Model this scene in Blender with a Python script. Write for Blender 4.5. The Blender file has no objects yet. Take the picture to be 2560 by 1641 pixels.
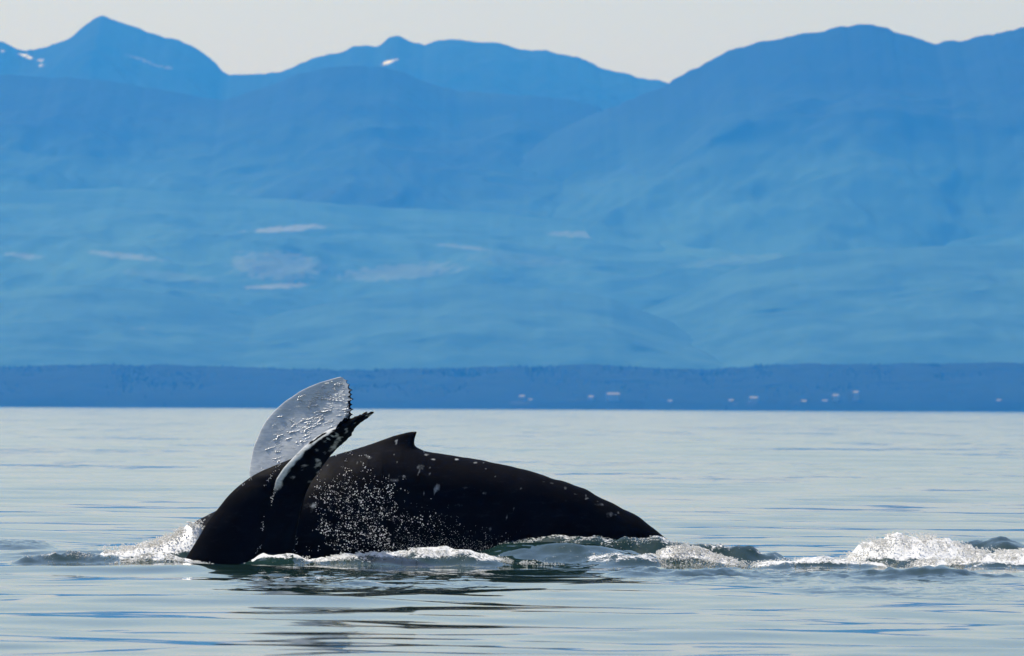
import bpy, math, random
import numpy as np
from mathutils import Matrix, Vector

random.seed(7)
rng = np.random.default_rng(7)
sc = bpy.context.scene
col = sc.collection

# ------------------------------------------------------------------ camera
F = 300.0 / 36.0 * 2560.0          # focal length in photograph pixels
CAM_H = 2.33
PITCH = 199.5 / F
ROLL = 12.0 / 2560.0
cam_data = bpy.data.cameras.new('camera')
cam = bpy.data.objects.new('camera', cam_data)
col.objects.link(cam)
cam_data.lens = 300.0
cam_data.sensor_width = 36.0
cam_data.clip_start = 1.0
cam_data.clip_end = 200000.0
cam_data.dof.use_dof = True
cam_data.dof.focus_distance = 125.5
cam_data.dof.aperture_fstop = 6.3
fwd = Vector((0, math.cos(PITCH), math.sin(PITCH))).normalized()
right = Vector((1, 0, ROLL)).normalized()
up = right.cross(fwd).normalized()
right = fwd.cross(up).normalized()
m = Matrix.Identity(4)
for i in range(3):
    m[i][0] = right[i]; m[i][1] = up[i]; m[i][2] = -fwd[i]
m[0][3], m[1][3], m[2][3] = 0, 0, CAM_H
cam.matrix_world = m
sc.camera = cam

# ------------------------------------------------------------------ sky, sun, exposure
SUN_EL = math.radians(57)
SUN_AZ = math.radians(-52)          # from +Y towards +X
world = bpy.data.worlds.new('World')
sc.world = world
world.use_nodes = True
wn = world.node_tree.nodes; wl = world.node_tree.links
wn.clear()
sky = wn.new('ShaderNodeTexSky')
sky.sky_type = 'NISHITA'
sky.sun_disc = False
sky.sun_elevation = SUN_EL
sky.sun_rotation = SUN_AZ
sky.altitude = 0
sky.air_density = 0.8
sky.dust_density = 1.4
sky.ozone_density = 0.6
bg = wn.new('ShaderNodeBackground')
bg.inputs['Strength'].default_value = 0.145
wo = wn.new('ShaderNodeOutputWorld')
wl.new(sky.outputs[0], bg.inputs[0]); wl.new(bg.outputs[0], wo.inputs[0])

sun_d = bpy.data.lights.new('sun', 'SUN')
sun_d.energy = 4.5
sun_d.angle = math.radians(0.53)
sun_d.color = (1.0, 0.97, 0.93)
sun = bpy.data.objects.new('sun', sun_d)
col.objects.link(sun)
sdir = Vector((math.sin(SUN_AZ) * math.cos(SUN_EL), math.cos(SUN_AZ) * math.cos(SUN_EL), math.sin(SUN_EL)))
sun.rotation_euler = sdir.to_track_quat('Z', 'Y').to_euler()
sun.location = (0, 0, 60)

sc.view_settings.view_transform = 'Standard'
sc.view_settings.look = 'None'
sc.view_settings.gamma = 1.0
sc.view_settings.exposure = -0.05
sc.view_settings.use_curve_mapping = False

sc.render.engine = 'CYCLES'
sc.cycles.use_denoising = True
sc.cycles.max_bounces = 6
sc.cycles.diffuse_bounces = 2
sc.cycles.glossy_bounces = 3
sc.cycles.transmission_bounces = 3
sc.cycles.volume_bounces = 1
sc.cycles.transparent_max_bounces = 8
sc.cycles.sample_clamp_indirect = 4.0
sc.cycles.caustics_reflective = False
sc.cycles.caustics_refractive = False

# ------------------------------------------------------------------ helpers
def ray(px, py, D):
    """world x, z of photograph pixel (px, py) at depth D (metres along +Y)"""
    px = np.asarray(px, float); py = np.asarray(py, float); D = np.asarray(D, float)
    u = (px - 1280.0) / F; v = (820.5 - py) / F
    dx = right.x * u + up.x * v + fwd.x
    dy = right.y * u + up.y * v + fwd.y
    dz = right.z * u + up.z * v + fwd.z
    return dx / dy * D, CAM_H + dz / dy * D

def hash2(ix, iy, seed):
    ix = ix.astype(np.int64); iy = iy.astype(np.int64)
    h = (ix * 374761393 + iy * 668265263 + seed * 1442695041) & 0xffffffff
    h = ((h ^ (h >> 13)) * 1274126177) & 0xffffffff
    h = ((h ^ (h >> 16)) * 2246822519) & 0xffffffff
    return ((h ^ (h >> 15)) & 0xffffff) / float(0x1000000)

def noise2(x, y, seed=0):
    """gradient noise, about -0.7..0.7"""
    ix = np.floor(x); iy = np.floor(y)
    fx = x - ix; fy = y - iy
    def g(a, b, dx, dy):
        t = hash2(a, b, seed) * (2 * np.pi)
        return np.cos(t) * dx + np.sin(t) * dy
    n00 = g(ix, iy, fx, fy); n10 = g(ix + 1, iy, fx - 1, fy)
    n01 = g(ix, iy + 1, fx, fy - 1); n11 = g(ix + 1, iy + 1, fx - 1, fy - 1)
    u = fx * fx * fx * (fx * (fx * 6 - 15) + 10); v = fy * fy * fy * (fy * (fy * 6 - 15) + 10)
    return (n00 * (1 - u) + n10 * u) * (1 - v) + (n01 * (1 - u) + n11 * u) * v

def fbm(x, y, seed=0, octaves=4, gain=0.5, lac=2.03):
    a = 1.0; s = 0.0; t = 0.0
    for o in range(octaves):
        s = s + a * noise2(x, y, seed + o * 17); t += a
        a *= gain; x = x * lac + 3.7; y = y * lac + 9.1
    return s / t

def ridged(x, y, seed=0, octaves=4):
    a = 1.0; s = 0.0; t = 0.0
    for o in range(octaves):
        s = s + a * (1 - np.abs(noise2(x, y, seed + o * 13)) * 2.2); t += a
        a *= 0.5; x = x * 2.1 + 1.3; y = y * 2.1 + 4.7
    return s / t

def sstep(a, b, x):
    t = np.clip((x - a) / (b - a), 0, 1)
    return t * t * (3 - 2 * t)

def mesh_from(name, verts, faces, mat, parent=None, smooth=True, attrs=None):
    me = bpy.data.meshes.new(name)
    verts = np.asarray(verts, np.float32); faces = np.asarray(faces, np.int32)
    k = faces.shape[1]
    me.vertices.add(len(verts)); me.vertices.foreach_set('co', verts.ravel())
    me.loops.add(faces.size); me.loops.foreach_set('vertex_index', faces.ravel())
    me.polygons.add(len(faces))
    me.polygons.foreach_set('loop_start', np.arange(0, faces.size, k, dtype=np.int32))
    me.polygons.foreach_set('use_smooth', np.full(len(faces), smooth))
    me.update(calc_edges=True)
    me.validate()
    if attrs:
        for an, av in attrs.items():
            at = me.attributes.new(an, 'FLOAT', 'POINT')
            at.data.foreach_set('value', np.asarray(av, np.float32).ravel())
    if mat is not None:
        me.materials.append(mat)
    o = bpy.data.objects.new(name, me)
    col.objects.link(o)
    if parent is not None:
        o.parent = parent
    return o

def grid_faces(nr, nc, wrap=False):
    r = np.arange(nr - 1)[:, None]
    if wrap:
        c = np.arange(nc)[None, :]; c2 = (c + 1) % nc
    else:
        c = np.arange(nc - 1)[None, :]; c2 = c + 1
    a = r * nc + c; b = r * nc + c2; d = (r + 1) * nc + c; e = (r + 1) * nc + c2
    return np.stack([a, b, e, d], -1).reshape(-1, 4)

def tag(o, label=None, cat=None, group=None, kind=None):
    if label: o['label'] = label
    if cat: o['category'] = cat
    if group: o['group'] = group
    if kind: o['kind'] = kind
    return o

# ------------------------------------------------------------------ materials
class NT:
    def __init__(self, name):
        self.mat = bpy.data.materials.new(name); self.mat.use_nodes = True
        self.t = self.mat.node_tree; self.t.nodes.clear()
        self.out = self.t.nodes.new('ShaderNodeOutputMaterial')
    def n(self, typ, **kw):
        nd = self.t.nodes.new(typ)
        for k, v in kw.items():
            if k.startswith('i_'):
                key = k[2:]
                key = int(key) if key.isdigit() else key.replace('_', ' ')
                if isinstance(v, bpy.types.NodeSocket): self.t.links.new(v, nd.inputs[key])
                else: nd.inputs[key].default_value = v
            else:
                setattr(nd, k, v)
        return nd
    def math(self, op, a, b=None, c=None, clamp=False):
        nd = self.n('ShaderNodeMath', operation=op, use_clamp=clamp)
        for i, v in enumerate((a, b, c)):
            if v is None: continue
            if isinstance(v, bpy.types.NodeSocket): self.t.links.new(v, nd.inputs[i])
            else: nd.inputs[i].default_value = v
        return nd.outputs[0]
    def vmath(self, op, a, b=None, scale=None):
        nd = self.n('ShaderNodeVectorMath', operation=op)
        for i, v in enumerate((a, b)):
            if v is None: continue
            if isinstance(v, bpy.types.NodeSocket): self.t.links.new(v, nd.inputs[i])
            else: nd.inputs[i].default_value = v
        if scale is not None:
            if isinstance(scale, bpy.types.NodeSocket): self.t.links.new(scale, nd.inputs['Scale'])
            else: nd.inputs['Scale'].default_value = scale
        return nd.outputs[0]
    def mix(self, fac, a, b):
        nd = self.n('ShaderNodeMix', data_type='RGBA')
        for k, v in ((0, fac), (6, a), (7, b)):
            if isinstance(v, bpy.types.NodeSocket): self.t.links.new(v, nd.inputs[k])
            else: nd.inputs[k].default_value = v if k == 0 else (*v, 1)
        return nd.outputs[2]
    def rng(self, v, a, b, c=0.0, d=1.0, smooth=True):
        nd = self.n('ShaderNodeMapRange', interpolation_type='SMOOTHSTEP' if smooth else 'LINEAR')
        self.t.links.new(v, nd.inputs['Value'])
        for k, x in (('From Min', a), ('From Max', b), ('To Min', c), ('To Max', d)):
            nd.inputs[k].default_value = x
        return nd.outputs['Result']
    def noise(self, vec, scale, detail=3, rough=0.5):
        nd = self.n('ShaderNodeTexNoise', i_Scale=scale, i_Detail=detail, i_Roughness=rough)
        self.t.links.new(vec, nd.inputs['Vector'])
        return nd
    def attr(self, name):
        return self.n('ShaderNodeAttribute', attribute_name=name).outputs['Fac']
    def done(self, shader):
        self.t.links.new(shader, self.out.inputs['Surface'])
        return self.mat

def foam_shader(N, albedo=0.85, trans=0.5, grain=0.0):
    d = N.n('ShaderNodeBsdfDiffuse', i_Color=(albedo, albedo * 0.99, albedo * 0.97, 1))
    t = N.n('ShaderNodeBsdfTranslucent', i_Color=(albedo, albedo * 0.985, albedo * 0.95, 1))
    mx = N.n('ShaderNodeMixShader', i_0=trans, i_1=d.outputs[0], i_2=t.outputs[0])
    if grain:
        geo = N.n('ShaderNodeNewGeometry')
        c = N.noise(geo.outputs['Position'], 30.0, 3, 0.7).outputs['Color']
        c = N.vmath('SCALE', N.vmath('SUBTRACT', c, (0.5, 0.5, 0.40)), scale=grain)
        nn = N.vmath('NORMALIZE', N.vmath('ADD', geo.outputs['Normal'], c))
        N.t.links.new(nn, d.inputs['Normal'])
    g = N.n('ShaderNodeBsdfGlossy', i_Color=(1, 1, 1, 1), i_Roughness=0.25)
    mx2 = N.n('ShaderNodeMixShader', i_0=0.08, i_1=mx.outputs[0], i_2=g.outputs[0])
    return mx2.outputs[0]

def make_water():
    N = NT('sea_water')
    geo = N.n('ShaderNodeNewGeometry')
    pos = geo.outputs['Position']
    sep = N.n('ShaderNodeSeparateXYZ'); N.t.links.new(pos, sep.inputs[0])
    Y = sep.outputs['Y']
    foam = N.attr('foam'); churn = N.attr('churn')
    def slope(sx, sy, detail, amp, seed, bias=0.5):
        v = N.vmath('MULTIPLY', pos, (sx, sy, 0.0))
        v = N.vmath('ADD', v, (seed * 13.1, seed * 7.7, 0.0))
        c = N.noise(v, 1.0, detail, 0.55).outputs['Color']
        c = N.vmath('SUBTRACT', c, (0.5, bias, 0.5))
        c = N.vmath('MULTIPLY', c, (1, 1, 0))
        return N.vmath('SCALE', c, scale=amp)
    far = N.rng(Y, 130, 320)
    s = slope(0.22, 0.11, 2, N.math('MULTIPLY', far, 0.072), 1, 0.62)
    s = N.vmath('ADD', s, slope(0.05, 0.022, 2, N.math('MULTIPLY', far, 0.055), 2, 0.62))
    s = N.vmath('ADD', s, slope(1.1, 0.8, 3, N.math('MULTIPLY', far, 0.065), 3, 0.60))
    s = N.vmath('ADD', s, (0.0, -0.011, 0.0))
    # fine ripples: in patches on the calm water, strong where it churns
    patch = N.rng(N.noise(N.vmath('MULTIPLY', pos, (0.25, 0.06, 0)), 1.0, 2).outputs['Fac'], 0.5, 0.7)
    fine = N.math('ADD', N.math('MULTIPLY', patch, 0.03), N.math('MULTIPLY', churn, 0.55))
    s = N.vmath('ADD', s, slope(5.0, 4.0, 3, fine, 4))
    s = N.vmath('ADD', s, slope(16.0, 13.0, 2, N.math('MULTIPLY', churn, 0.35), 5))
    nrm = N.vmath('NORMALIZE', N.vmath('ADD', geo.outputs['Normal'], s))
    w = N.n('ShaderNodeBsdfPrincipled')
    w.inputs['Base Color'].default_value = (0.014, 0.038, 0.034, 1)
    w.inputs['Roughness'].default_value = 0.04
    w.inputs['IOR'].default_value = 1.333
    N.t.links.new(nrm, w.inputs['Normal'])
    # foam
    fn = N.noise(pos, 22.0, 4, 0.7).outputs['Fac']
    fn2 = N.noise(pos, 5.0, 4, 0.65).outputs['Fac']
    fv = N.math('ADD', N.math('MULTIPLY', fn, 0.9), N.math('MULTIPLY', fn2, 0.9))
    fv = N.math('SUBTRACT', fv, 0.32)
    lim = N.math('SUBTRACT', 1.0, N.math('MULTIPLY', foam, 0.75))
    mask = N.rng(N.math('SUBTRACT', fv, lim), -0.04, 0.12)
    mask = N.math('MULTIPLY', mask, N.rng(foam, 0.02, 0.12))
    fs = foam_shader(N, 0.88, 0.12, 4.0)
    mx = N.n('ShaderNodeMixShader', i_0=mask, i_1=w.outputs[0], i_2=fs)
    return N.done(mx.outputs[0])

def make_foam():
    N = NT('white_foam')
    return N.done(foam_shader(N, 0.94, 0.68))

def make_drops():  # white body and strong mirror mix put the sparkle into the drops
    N = NT('white_glint_drops')
    f = foam_shader(N, 0.95, 0.65)
    g = N.n('ShaderNodeBsdfGlossy', i_Color=(1, 0.99, 0.97, 1), i_Roughness=0.3)
    return N.done(N.n('ShaderNodeMixShader', i_0=0.55, i_1=f, i_2=g.outputs[0]).outputs[0])

def make_skin():
    N = NT('wet_whale_skin')
    pos = N.n('ShaderNodeNewGeometry').outputs['Position']
    pale = N.attr('pale')
    n1 = N.noise(pos, 2.2, 5, 0.6).outputs['Fac']
    n2 = N.noise(N.vmath('MULTIPLY', pos, (1, 1, 1)), 14.0, 4, 0.6).outputs['Fac']
    n3 = N.noise(N.vmath('MULTIPLY', pos, (6, 6, 26)), 1.6, 3, 0.6).outputs['Fac']
    black = N.mix(N.rng(n1, 0.35, 0.7), (0.0025, 0.0022, 0.003), (0.005, 0.0045, 0.005))
    black = N.mix(N.math('MULTIPLY', N.rng(n2, 0.60, 0.75), 0.35), black, (0.025, 0.023, 0.025))
    n4 = N.noise(N.vmath('MULTIPLY', pos, (3, 3, 9)), 1.3, 6, 0.7).outputs['Fac']
    black = N.mix(N.math('MULTIPLY', N.rng(n4, 0.52, 0.72), 0.6), black, (0.014, 0.013, 0.015))
    white = N.mix(N.rng(n3, 0.35, 0.7), (0.60, 0.62, 0.62), (0.78, 0.78, 0.76))
    pf = N.math('ADD', pale, N.math('MULTIPLY', N.math('SUBTRACT', n2, 0.5), 0.5))
    pf = N.math('MULTIPLY', N.rng(pf, 0.15, 0.75), N.rng(pale, 0.01, 0.08))
    c = N.mix(pf, black, white)
    b = N.n('ShaderNodeBsdfPrincipled')
    N.t.links.new(c, b.inputs['Base Color'])
    rr = N.rng(n1, 0.3, 0.7, 0.5, 0.68)
    b.inputs['Specular IOR Level'].default_value = 0.03
    N.t.links.new(rr, b.inputs['Roughness'])
    b.inputs['IOR'].default_value = 1.38
    bump = N.n('ShaderNodeBump', i_Strength=0.3, i_Distance=0.015)
    hh = N.math('ADD', N.noise(pos, 9.0, 4, 0.6).outputs['Fac'], N.math('MULTIPLY', n2, 0.4))
    N.t.links.new(hh, bump.inputs['Height'])
    N.t.links.new(bump.outputs[0], b.inputs['Normal'])
    return N.done(b.outputs[0])

def make_land(name, c1, c2, cpale, scale, low=None):
    N = NT(name)
    pos = N.n('ShaderNodeNewGeometry').outputs['Position']
    n1 = N.noise(N.vmath('MULTIPLY', pos, (1, 1, 2.5)), scale, 6, 0.6).outputs['Fac']
    n2 = N.noise(N.vmath('MULTIPLY', pos, (1, 0.35, 4.0)), scale * 0.25, 4, 0.55).outputs['Fac']
    c = N.mix(N.rng(n1, 0.35, 0.65), c1, c2)
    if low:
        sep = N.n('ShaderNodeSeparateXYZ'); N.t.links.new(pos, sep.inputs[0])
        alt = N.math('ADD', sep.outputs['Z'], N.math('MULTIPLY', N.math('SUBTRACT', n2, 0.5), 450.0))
        c = N.mix(N.rng(alt, 330, 900, 1, 0), c, N.mix(N.rng(n1, 0.35, 0.65), low[0], low[1]))  # dark crests, paler low slopes: valley haze painted into the land colour
    clear = N.math('MULTIPLY', N.rng(n2, 0.54, 0.72), 0.5)
    c = N.mix(clear, c, (c2[0] * 2.0, c2[1] * 1.8, c2[2] * 1.6))
    c = N.mix(N.rng(N.attr('pale'), 0.1, 0.9), c, cpale)
    b = N.n('ShaderNodeBsdfPrincipled')
    N.t.links.new(c, b.inputs['Base Color'])
    b.inputs['Roughness'].default_value = 0.9
    b.inputs['Specular IOR Level'].default_value = 0.1
    return N.done(b.outputs[0])

def make_plain(name, c, rough=0.7):
    N = NT(name)
    pos = N.n('ShaderNodeNewGeometry').outputs['Position']
    n1 = N.noise(pos, 0.8, 3).outputs['Fac']
    cc = N.mix(n1, tuple(v * 0.85 for v in c), c)
    b = N.n('ShaderNodeBsdfPrincipled')
    N.t.links.new(cc, b.inputs['Base Color'])
    b.inputs['Roughness'].default_value = rough
    return N.done(b.outputs[0])

M_WATER = make_water(); M_FOAM = make_foam(); M_DROP = make_drops(); M_SKIN = make_skin()
M_MTN = make_land('forested_mountain', (0.003, 0.007, 0.008), (0.007, 0.014, 0.014), (0.75, 0.77, 0.8), 0.004, ((0.022, 0.068, 0.080), (0.042, 0.105, 0.115)))  # last pair: bluish low-slope colours, lightened to stand for haze
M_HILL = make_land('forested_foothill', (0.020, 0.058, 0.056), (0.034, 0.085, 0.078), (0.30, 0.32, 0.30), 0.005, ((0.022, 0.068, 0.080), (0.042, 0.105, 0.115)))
M_COAST = make_land('shore_forest_floor', (0.003, 0.012, 0.012), (0.006, 0.018, 0.015), (0.14, 0.13, 0.11), 0.02)
M_TREE = make_land('conifer_foliage', (0.003, 0.012, 0.012), (0.006, 0.018, 0.016), (0.05, 0.06, 0.03), 0.03)
M_WALL = make_plain('pale_house_wall', (0.32, 0.32, 0.31))
M_ROOF = make_plain('grey_house_roof', (0.25, 0.24, 0.24))

# ------------------------------------------------------------------ the sea
def axis(lo, hi, flo, fhi, step, glo, ghi):
    mid = np.arange(flo, fhi + step * 0.5, step)
    def grow(start, end, g):
        out = []; d = step; p = 0.0; tot = abs(end - start)
        while p < tot:
            d *= g; p = min(p + d, tot); out.append(p)
        return np.array(out)
    a = mid[0] - grow(mid[0], lo, glo)[::-1]
    b = mid[-1] + grow(mid[-1], hi, ghi)
    return np.concatenate([a, mid, b])

xs = axis(-12000, 12000, -9.2, 9.2, 0.07, 1.045, 1.045)
ys = axis(-4000, 15600, 71, 140, 0.12, 1.09, 1.018)
GX, GY = np.meshgrid(xs, ys)
sx = np.gradient(xs)[None, :]; sy = np.gradient(ys)[:, None]

# ambient calm-sea wavelets
H = np.zeros_like(GX)
nw = 44
for i in range(nw):
    lam = math.exp(rng.uniform(math.log(0.9), math.log(11.0)))
    ang = rng.normal(0, 0.8) + (math.pi / 2 if rng.random() < 0.8 else rng.uniform(0, math.pi))
    kx = math.cos(ang) * 2 * math.pi / lam; ky = math.sin(ang) * 2 * math.pi / lam
    slope = 0.033 * math.sqrt(2.0 / nw) * (0.55 if lam < 1.8 else 1.0)
    fade = sstep(2.5, 5.0, 2 * math.pi / (abs(kx) * sx + abs(ky) * sy + 1e-9))
    H += fade * slope * lam / (2 * math.pi) * np.sin(kx * GX + ky * GY + rng.uniform(0, 6.28))
H *= 0.65 + 1.1 * np.clip(fbm(GX * 0.12, GY * 0.035, 5, 2) + 0.25, 0, 1)

FOAM = np.zeros_like(GX); CHURN = np.zeros_like(GX)
# only the churned rows/columns are touched
jy = (ys > 96) & (ys < 150); jx = (xs > -11) & (xs < 11)
WX = GX[np.ix_(jy, jx)]; WY = GY[np.ix_(jy, jx)]
wH = np.zeros_like(WX); wF = np.zeros_like(WX); wC = np.zeros_like(WX)
nz1 = fbm(WX * 1.5, WY * 1.1, 21, 3); nz2 = fbm(WX * 4.2, WY * 3.0, 31, 3); nz3 = fbm(WX * 9, WY * 6, 41, 2)
warp = fbm(WX * 0.55, WY * 0.5, 51, 3)

def ridge(pts, D, sf, sb, foam=0.0, churn=0.3, rough=0.05, foam_top=0.5):
    """a wave crest whose top line follows pts at depth D; sf / sb: run in front / behind"""
    global wH, wF, wC
    p = np.array(pts, float)
    x, z = ray(p[:, 0], p[:, 1], D)
    z = np.maximum(z, 0.0)
    top = np.interp(WX, x, z, left=0, right=0)
    L = x[-1] - x[0]
    ends = sstep(x[0] - 0.05, x[0] + 0.12 * L, WX) * (1 - sstep(x[-1] - 0.12 * L, x[-1] + 0.05, WX))
    d = WY - (D + warp * 0.9)
    prof = np.where(d < 0, np.exp(-(d / sf) ** 2), np.exp(-(d / sb) ** 2)) * ends
    h = top * prof
    wob = nz1 * 0.5 + nz2 * 0.5 + nz3 * 0.4
    h = h * (1 + 0.35 * nz1) + rough * prof * wob * 1.6
    wH = np.maximum(wH, h) + 0.25 * np.minimum(wH, h)
    wC = np.maximum(wC, churn * np.clip(prof * 1.3, 0, 1))
    fm = foam * sstep(foam_top - 0.35, foam_top + 0.25, prof) * np.clip(top * 12, 0, 1)
    wF = np.maximum(wF, fm)

ridge([(20, 1412), (60, 1396), (120, 1388), (170, 1384), (220, 1388), (280, 1394), (350, 1404)], 124.0, 0.5, 0.8, 0.45, 0.75, 0.10, 0.7)
ridge([(560, 1416), (620, 1398), (680, 1388), (735, 1386), (800, 1396), (850, 1391), (950, 1382), (1050, 1377), (1150, 1380), (1210, 1388), (1310, 1404)], 124.3, 0.36, 0.5, 0.80, 0.75, 0.10, 0.6)
ridge([(1130, 1392), (1210, 1372), (1260, 1361), (1330, 1353), (1400, 1354), (1480, 1362), (1560, 1378), (1660, 1396)], 126.2, 1.5, 0.7, 0.0, 0.12, 0.03)
ridge([(1160, 1370), (1250, 1356), (1350, 1352), (1450, 1350), (1560, 1347), (1660, 1346), (1720, 1353), (1800, 1362), (1900, 1376), (2020, 1392)], 127.7, 0.5, 0.9, 0.5, 0.6, 0.07, 0.75)
ridge([(1620, 1392), (1680, 1373), (1715, 1365), (1750, 1370), (1800, 1388), (1860, 1404)], 125.4, 0.6, 0.6, 0.9, 0.7, 0.10, 0.45)
ridge([(1460, 1406), (1520, 1396), (1600, 1392), (1660, 1394)], 124.6, 0.4, 0.5, 0.6, 0.4, 0.04, 0.6)
ridge([(1860, 1408), (1960, 1396), (2060, 1392), (2150, 1396), (2240, 1404)], 125.0, 0.5, 0.6, 0.75, 0.5, 0.05, 0.5)
ridge([(2080, 1398), (2140, 1374), (2180, 1358), (2230, 1345), (2280, 1343), (2340, 1350), (2380, 1360), (2440, 1372), (2500, 1380), (2660, 1385)], 126.5, 0.8, 0.6, 1.05, 0.9, 0.18, 0.4)
ridge([(2360, 1372), (2450, 1352), (2500, 1351), (2560, 1362), (2650, 1376)], 130.0, 1.2, 1.2, 0.0, 0.35, 0.05)
ridge([(2260, 1410), (2340, 1396), (2450, 1392), (2540, 1394), (2680, 1400)], 124.6, 0.5, 0.6, 0.85, 0.6, 0.06, 0.45)
ridge([(1440, 1446), (1520, 1426), (1620, 1420), (1750, 1426), (1900, 1434), (2000, 1438), (2150, 1434), (2250, 1424), (2330, 1417), (2400, 1425), (2470, 1438), (2640, 1442)], 118.0, 0.6, 1.2, 0.25, 0.40, 0.06, 0.8)
ridge([(225, 1372), (320, 1368), (380, 1352), (430, 1334), (470, 1314), (495, 1304), (530, 1312)], 128.0, 0.6, 0.5, 0.9, 0.9, 0.12, 0.4)
ridge([(270, 1424), (330, 1404), (370, 1393), (420, 1397), (460, 1402), (530, 1416)], 123.5, 0.45, 0.5, 0.9, 0.8, 0.09, 0.4)
ridge([(-120, 1352), (-20, 1350), (60, 1353), (110, 1359), (150, 1368)], 140.0, 1.2, 1.5, 0.0, 0.5, 0.05)
ridge([(-60, 1386), (60, 1377), (180, 1374), (300, 1380), (420, 1392)], 130.5, 2.4, 2.4, 0.0, 0.02, 0.01)

def patch(x0, x1, py0, py1, foam, churn, rough, soft=0.25):
    """a flat area of broken foam and small chop"""
    global wH, wF, wC
    D0 = CAM_H * F / (py1 - 1020.0); D1 = CAM_H * F / (py0 - 1020.0)
    X0, _ = ray(x0, 1400, 0.5 * (D0 + D1)); X1, _ = ray(x1, 1400, 0.5 * (D0 + D1))
    u = (WX - X0) / (X1 - X0); v = (WY - D0) / (D1 - D0)
    k = sstep(0, soft, u) * (1 - sstep(1 - soft, 1, u)) * sstep(0, soft, v) * (1 - sstep(1 - soft, 1, v))
    k = k * np.clip(0.75 + 1.2 * warp, 0, 1)
    wF = np.maximum(wF, foam * k * (0.6 + 0.8 * np.clip(nz1 + 0.2, 0, 1)))
    wC = np.maximum(wC, churn * k)
    wH = wH + rough * k * (nz1 + 0.6 * nz2)

patch(520, 1320, 1424, 1485, 0.50, 0.22, 0.06)
patch(540, 1000, 1424, 1478, 0.56, 0.22, 0.04)
patch(1250, 2000, 1395, 1440, 0.40, 0.25, 0.05)
patch(1700, 2650, 1392, 1432, 0.55, 0.30, 0.05)
patch(1900, 2650, 1462, 1500, 0.22, 0.30, 0.05)
patch(1450, 2650, 1432, 1462, 0.30, 0.30, 0.07)
patch(250, 560, 1402, 1430, 0.45, 0.35, 0.03)

# smooth swells spreading out from the whales, in front of the churned band
for (px, D, sxm, sym, a) in ((350, 101, 1.7, 1.3, 0.035), (150, 103, 1.2, 1.0, 0.03), (640, 102, 1.5, 1.1, 0.04), (1900, 109, 1.3, 1.4, 0.04),
                             (2250, 105, 1.2, 1.1, 0.035), (1180, 104, 1.3, 1.2, 0.03), (1600, 112, 1.2, 1.4, 0.05), (2420, 112, 1.6, 1.6, 0.04),
                             (900, 101.5, 1.6, 1.0, 0.035), (500, 112, 1.6, 1.4, 0.035)):
    cx, _ = ray(px, 1480, D)
    wH = wH + 1.25 * a * np.exp(-((WX - cx + (WY - D) * 0.25) / sxm) ** 2 - ((WY - D) / sym) ** 2)

H[np.ix_(jy, jx)] += wH; FOAM[np.ix_(jy, jx)] = wF; CHURN[np.ix_(jy, jx)] = wC
V = np.stack([GX, GY, H], -1).reshape(-1, 3)
sea = mesh_from('sea_water', V, grid_faces(len(ys), len(xs)), M_WATER, attrs={'foam': FOAM, 'churn': CHURN})
tag(sea, 'calm pale blue sea stirred up around the whales', 'sea', kind='structure')

def water_z(x, y):
    """height of the sea surface"""
    i = np.clip(np.searchsorted(xs, x), 1, len(xs) - 1); j = np.clip(np.searchsorted(ys, y), 1, len(ys) - 1)
    return H[j, i]

# ------------------------------------------------------------------ the far land
def terrain(name, label, crest, D, front, back_run, foot, mat, xr, step, nd, spur, seed, jag=0.0, power=1.0, pale=None):
    """a mountain range: crest pixels at depth D, falling to 'foot' metres at depth 'front'"""
    p = np.array(crest, float)
    cx, cz = ray(p[:, 0], p[:, 1], D)
    X = np.arange(xr[0], xr[1] + step, step)
    Z = np.interp(X, cx, cz)
    Z = Z + jag * fbm(X * 0.012, X * 0 + seed, seed, 5, 0.6)
    t = np.concatenate([np.linspace(0, 1, nd) ** 0.8, 1 + np.linspace(0, 1, 12)[1:]])
    XX, TT = np.meshgrid(X, t)
    YY = np.where(TT <= 1, front + (D - front) * TT, D + (TT - 1) * back_run)
    up_ = np.where(TT <= 1, np.clip(TT, 0, 1) ** power, 1 - sstep(0, 1, TT - 1))
    ZZ = foot + (Z[None, :] - foot) * up_
    relief = ridged(XX / spur * 1.0 + 0.35 * fbm(XX / spur, YY / spur, seed + 3), YY / (spur * 2.2), seed, 5) - 0.55
    env = np.sin(np.pi * np.clip(TT, 0, 1)) ** 0.8
    ZZ = ZZ + relief * env * 0.13 * (Z[None, :] - foot)
    YY = YY + np.where(TT <= 1, 1, 0) * env * fbm(XX / spur, TT * 3, seed + 9) * (D - front) * 0.15
    # keep the slope below the line of sight to the crest
    elev = np.where(TT < 1, ((Z[None, :] - CAM_H) / D) * YY + CAM_H - 0.002 * (1 - TT) * YY * (TT > 0), 1e9)
    ZZ = np.where(TT < 0.999, np.minimum(ZZ, elev), ZZ)
    pa = np.zeros_like(XX)
    if pale:
        u = XX / YY * F / 1.0 + 1280.0
        w = 1020.0 - (ZZ - CAM_H) / YY * F + (u - 1280) * ROLL
        br = fbm(u * 0.05, w * 0.12, seed + 5, 3)
        for (px, py, rx, ry, rot, s) in pale:
            du = u - px; dv = w - py; c_, s_ = math.cos(rot), math.sin(rot)
            q = ((du * c_ + dv * s_) / rx) ** 2 + ((-du * s_ + dv * c_) / ry) ** 2
            pa = np.maximum(pa, s * np.clip(1.5 - q + br * 1.6, 0, 1) * (TT <= 1))
    o = mesh_from(name, np.stack([XX, YY, ZZ], -1).reshape(-1, 3), grid_faces(len(t), len(X)), mat, attrs={'pale': pa})
    return tag(o, label, 'mountain' if 'mountain' in name else 'hill', kind='structure')

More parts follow.
